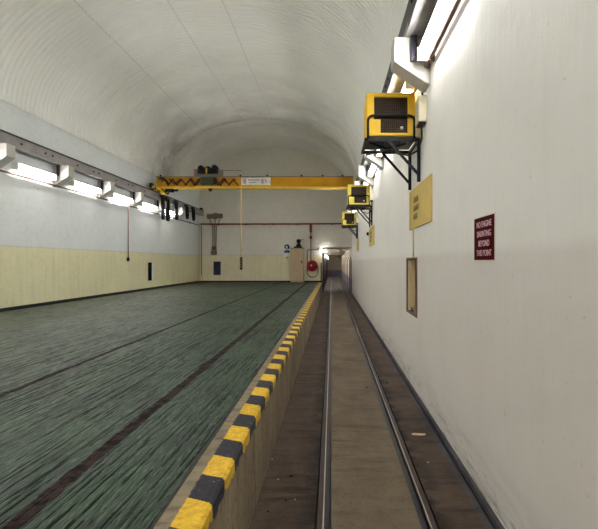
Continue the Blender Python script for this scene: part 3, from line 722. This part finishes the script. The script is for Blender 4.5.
# ------------------------------------------------------------------ yellow coolers on wall brackets
def cooler(y, mat, lab):
    rt = empty('air_cooler', lab, 'air cooler', (.78, y, H(1.668)), 'yellow air coolers on the right wall')
    x0, x1, z0, z1, d = .455, 1.105, H(1.668), H(2.245), .62
    t = .085; tr = .105
    mb = MB()       # casing: tunnel with rounded outer edges
    mb.box((x0, y+.05, z0), (x1, y+d, z1), .03); mb.build('casing', M[mat], rt)
    mb = MB(); yf = y
    mb.box((x0, yf, z1-t*.75), (x1, yf+.06, z1), .022); mb.box((x0, yf, z0), (x1, yf+.06, z0+.045), .018)
    mb.box((x0, yf, z0+.01), (x0+tr, yf+.06, z1-.01), .022); mb.box((x1-tr, yf, z0+.01), (x1, yf+.06, z1-.01), .022)
    mb.box((x0+tr-.005, yf+.012, z0+.02), (x0+tr+.085, yf+.05, z0+.225), .006); mb.build('front_frame', M[mat], rt)
    gx0, gx1, gz0, gz1 = x0+tr, x1-tr, z0+.045, z1-t*.75
    MB().box((gx0, yf+.044, gz0), (gx1, yf+.052, gz1)).build('fan_cavity', M['inside'], rt)
    mb = MB(); n = 17
    for i in range(n+1):
        x = gx0+(gx1-gx0)*i/n; mb.box((x-.003, yf+.018, gz0), (x+.003, yf+.024, gz1))
    for i in range(19):
        z = gz0+(gz1-gz0)*(i+.5)/19; mb.box((gx0, yf+.024, z-.003), (gx1, yf+.03, z+.003))
    mb.build('grille', M['grille'], rt)
    MB().lathe((x1-tr-.075, yf+.02, gz0+.065), (0, 1, 0), [(0, -.03), (.018, -.026), (.024, 0), (0, .01)], 14).build('knob', M['white'], rt)
    for dy in (.12, .5):
        MB().box((x1-.002, y+dy, z0+.1), (x1+.02, y+dy+.04, z0+.4)).build('side_bracket', M['blacksteel'], rt)
    return rt
def shelf(y, lab):
    rt = empty('wall_bracket', lab, 'bracket', (XR, y, H(1.62)), 'black steel shelf brackets on the right wall')
    d = .82; z = H(1.64); xo = .43
    mb = MB()
    for yy in (y, y+d-.03): mb.box((xo, yy, z-.045), (XR-.005, yy+.035, z), .003)
    for xx in (xo, .70, .92, XR-.04): mb.box((xx, y, z-.04), (xx+.035, y+d, z-.004), .003)
    mb.build('shelf_frame', M['blacksteel'], rt)
    MB().box((.46, y+.02, z+.0), (1.12, y+.74, z+.022), .004).build('drip_tray', M['blacksteel'], rt)
    for yy in (y+.015, y+d-.015):
        MB().box((XR-.045, yy-.02, H(1.06)), (XR-.003, yy+.02, z-.003), .003).build('wall_post', M['blacksteel'], rt)
        MB().bar((.74, yy, z-.03), (XR-.03, yy, H(1.16)), .035, .028).build('diagonal_brace', M['blacksteel'], rt)
    MB().bar((.50, y+.04, z-.055), (.98, y+d-.05, z-.055), .03, .012).build('cross_bar', M['blacksteel'], rt)
    MB().bar((.98, y+.04, z-.07), (.50, y+d-.05, z-.07), .03, .012).build('cross_bar', M['blacksteel'], rt)
    zt = H(1.93); r = .07
    pts = [(.475, y-.012, z-.02), (.475, y-.012, zt-r)] + arc((.475+r, y-.012, zt-r), r, 180, 90, 6) + arc((1.085-r, y-.012, zt-r), r, 90, 0, 6) + [(1.085, y-.012, z-.02)]
    MB().tube(pts, .016, 10).build('guard_rail', M['blacksteel'], rt)
    return rt
def jbox(y, lab):
    rt = empty('isolator_box', lab, 'switch box', (XR, y, H(1.72)), 'cream isolator boxes beside the coolers')
    MB().box((XR-.10, y, H(1.74)), (XR, y+.28, H(2.06)), .008).build('case', M['cream'], rt)
    MB().box((XR-.09, y+.02, H(1.715)), (XR-.01, y+.26, H(1.74)), .004).build('gland_plate', M['blacksteel'], rt)
    MB().tube([(XR-.05, y+.1, H(1.72)), (XR-.04, y+.12, H(1.55)), (XR-.07, y+.25, H(1.43)), (XR-.16, y+.42, H(1.40)), (XR-.28, y+.60, H(1.47)), (XR-.36, y+.75, H(1.58))], .012, 7).build('cable', M['blacksteel'], rt)
    MB().tube([(XR-.03, y+.14, H(2.05)), (XR-.03, y+.14, H(2.31))], .012, 6).build('feed_conduit', M['pipe_brown'], rt)
    return rt
ys3 = (6.86, 15.05, 23.4)
cooler(ys3[0]+.02, 'yellow', 'large yellow air cooler nearest the camera, high on the right wall')
c2 = cooler(ys3[1]+.02, 'lemon', 'lemon yellow air cooler, middle one of three, beside the crane end')
dup(c2, (c2.location.x, ys3[2]+.02, c2.location.z), 'small lemon yellow air cooler, farthest of the three on the right wall')
b1 = shelf(ys3[0], 'black steel wall bracket carrying the nearest yellow cooler')
dup(b1, (b1.location.x, ys3[1], b1.location.z), 'black steel wall bracket carrying the middle yellow cooler')
dup(b1, (b1.location.x, ys3[2], b1.location.z), 'black steel wall bracket carrying the farthest yellow cooler')
j1 = jbox(6.42, 'cream isolator box beside the nearest yellow cooler')
dup(j1, (j1.location.x, ys3[1]-.44, j1.location.z), 'cream isolator box beside the middle yellow cooler')
dup(j1, (j1.location.x, ys3[2]-.44, j1.location.z), 'cream isolator box beside the farthest yellow cooler')

# ------------------------------------------------------------------ signs on the right wall
s1 = empty('warning_sign', 'maroon sign with pale lettering about engine shunting on the right wall', 'sign', (XR, 3.98, H(.18)))
MB().box((XR-.006, 3.72, H(.008)), (XR, 4.25, H(.355)), .001).build('border', M['cream'], s1)
MB().box((XR-.0095, 3.727, H(.016)), (XR-.006, 4.243, H(.347))).build('face', M['maroon'], s1)
letters('lettering', ['NO ENGINE', 'SHUNTING', 'BEYOND', 'THIS POINT'], .046, .074, [.38, .36, .28, .39], M['pinkwhite'], s1, (XR-.0105, 3.975, H(.292)), (0, -1, 0), .0012)
def board(y, lab, text=True):
    s = empty('notice_board', lab, 'notice board', (XR, y, H(.475)), 'mustard boards along the right wall')
    MB().box((XR-.02, y, H(.475)), (XR-.001, y+1.58, H(1.03)), .003).build('panel', M['mustard'], s)
    MB().box((XR-.022, y+1.60, H(.47)), (XR-.001, y+1.70, H(1.03)), .003).build('edge_strip', M['mustard'], s)
    for i, (w, n) in enumerate(((.42, 5), (.46, 6), (.34, 4))):
        mb = MB(); yy = y+1.30; z = H(.86-.115*i)
        for j in range(n):
            for q in range(3): mb.box((XR-.0225, yy-w+w*(j+q*.28)/n, z-.04), (XR-.0205, yy-w+w*(j+q*.28+.13)/n, z+.04*(1 if (j+q+i) % 3 else .3)))
            mb.box((XR-.0225, yy-w+w*j/n, z-.04+.03*((j+i) % 3)), (XR-.0205, yy-w+w*(j+.65)/n, z-.028+.03*((j+i) % 3)))
        mb.build('faded_writing', M['faint'], s)
    return s
n1 = board(6.05, 'largest mustard board on the right wall, under the nearest cooler')
dup(n1, (XR, 14.3, n1.location.z), 'mustard board on the right wall under the middle cooler')
dup(n1, (XR, 22.4, n1.location.z), 'mustard board on the right wall under the farthest cooler')
pipe('conduit', [(XR-.012, 7.42, H(.47)), (XR-.012, 7.42, H(.06))], .012, M['cream'], 'thin painted conduit between the mustard board and the recess', None, 'conduit')
o = MB().lathe((XR-.02, 16.6, H(.90)), (1, 0, 0), [(0, -.05), (.05, -.04), (.06, .02)], 12).build('wall_stud', M['blacksteel'], loc=(XR, 16.6, H(.9))); tag(o, 'small dark round fitting on the right wall past the middle cooler', 'fitting')

# ------------------------------------------------------------------ litter on the track bed
def rock(x, y, r, mat, lab, sq=.6, name='stone'):
    bm = bmesh.new(); bmesh.ops.create_icosphere(bm, subdivisions=2, radius=r)
    for v in bm.verts: v.co = Vector((v.co.x*random.uniform(.8, 1.3), v.co.y*random.uniform(.8, 1.2), v.co.z*sq*random.uniform(.8, 1.15)))
    zmin = min(v.co.z for v in bm.verts)
    for v in bm.verts: v.co.z -= zmin
    me = bpy.data.meshes.new(name); bm.to_mesh(me); bm.free(); me.materials.append(M[mat])
    o = bpy.data.objects.new(name, me); COL.objects.link(o); o.location = (x, y, ZT); o.rotation_euler.z = random.random()*3
    tag(o, lab, 'stone', 'stones on the track bed')
def gx(px, py): Z = 520*1.85/(py-262); return ((px-332)*Z/520, Z)
for (px, py, r, m, lab) in ((291.5, 477, .016, 'coal', 'black pebble midway between the kerb and the left rail'), (278, 480, .009, 'stone', 'tiny pale stone left of the black pebble'),
                            (272, 460, .011, 'stone', 'pale pebble close to the foot of the kerb'), (286, 501, .010, 'coal', 'dark crumb of stone in the foreground track bed'),
                            (272, 468, .008, 'coal', 'dark grain by the pale pebble at the kerb foot'), (295, 500, .008, 'stone', 'pale sliver of stone right of the dark crumb'),
                            (268, 512, .009, 'coal', 'dark pebble at the very front of the kerb foot'), (428, 463, .010, 'stone', 'pale pebble right of the right rail'),
                            (387, 383, .014, 'coal', 'dark stone between the right rail and the wall'), (367, 388, .012, 'coal', 'dark speck of stone between the two rails')):
    x, y = gx(px, py); rock(x, y, r, m, lab)
x, y = gx(419, 435)
mb = MB(); mb.prism([(x-.08, y+.02), (x-.05, y+.05), (x+.075, y+.03), (x+.07, y-.01), (x+.03, y-.03), (x-.06, y-.015)], ZT+.001, ZT+.007, axis='z')
o = mb.build('cardboard_scrap', M['card'], loc=(x, y, ZT+.001)); tag(o, 'torn buff scrap of card lying between right rail and wall', 'scrap')

# ------------------------------------------------------------------ world, camera, view
w = bpy.data.worlds.new('world'); w.use_nodes = True; sc.world = w
w.node_tree.nodes['Background'].inputs[0].default_value = (0.02, 0.02, 0.02, 1)
cam = bpy.data.cameras.new('camera'); cam.sensor_fit = 'HORIZONTAL'; cam.sensor_width = 36; cam.lens = 36*520/598
cam.shift_x = -33/598; cam.shift_y = -2.5/598; cam.clip_start = .02; cam.clip_end = 200
co = bpy.data.objects.new('camera', cam); COL.objects.link(co); co.location = (0, 0, EYE); co.rotation_euler = (math.pi/2, 0, 0)
sc.camera = co
sc.view_settings.view_transform = 'Standard'; sc.view_settings.look = 'None'; sc.view_settings.gamma = 1
sc.view_settings.use_curve_mapping = False; sc.view_settings.exposure = 2.28
sc.cycles.max_bounces = 10; sc.cycles.diffuse_bounces = 7; sc.cycles.use_denoising = True
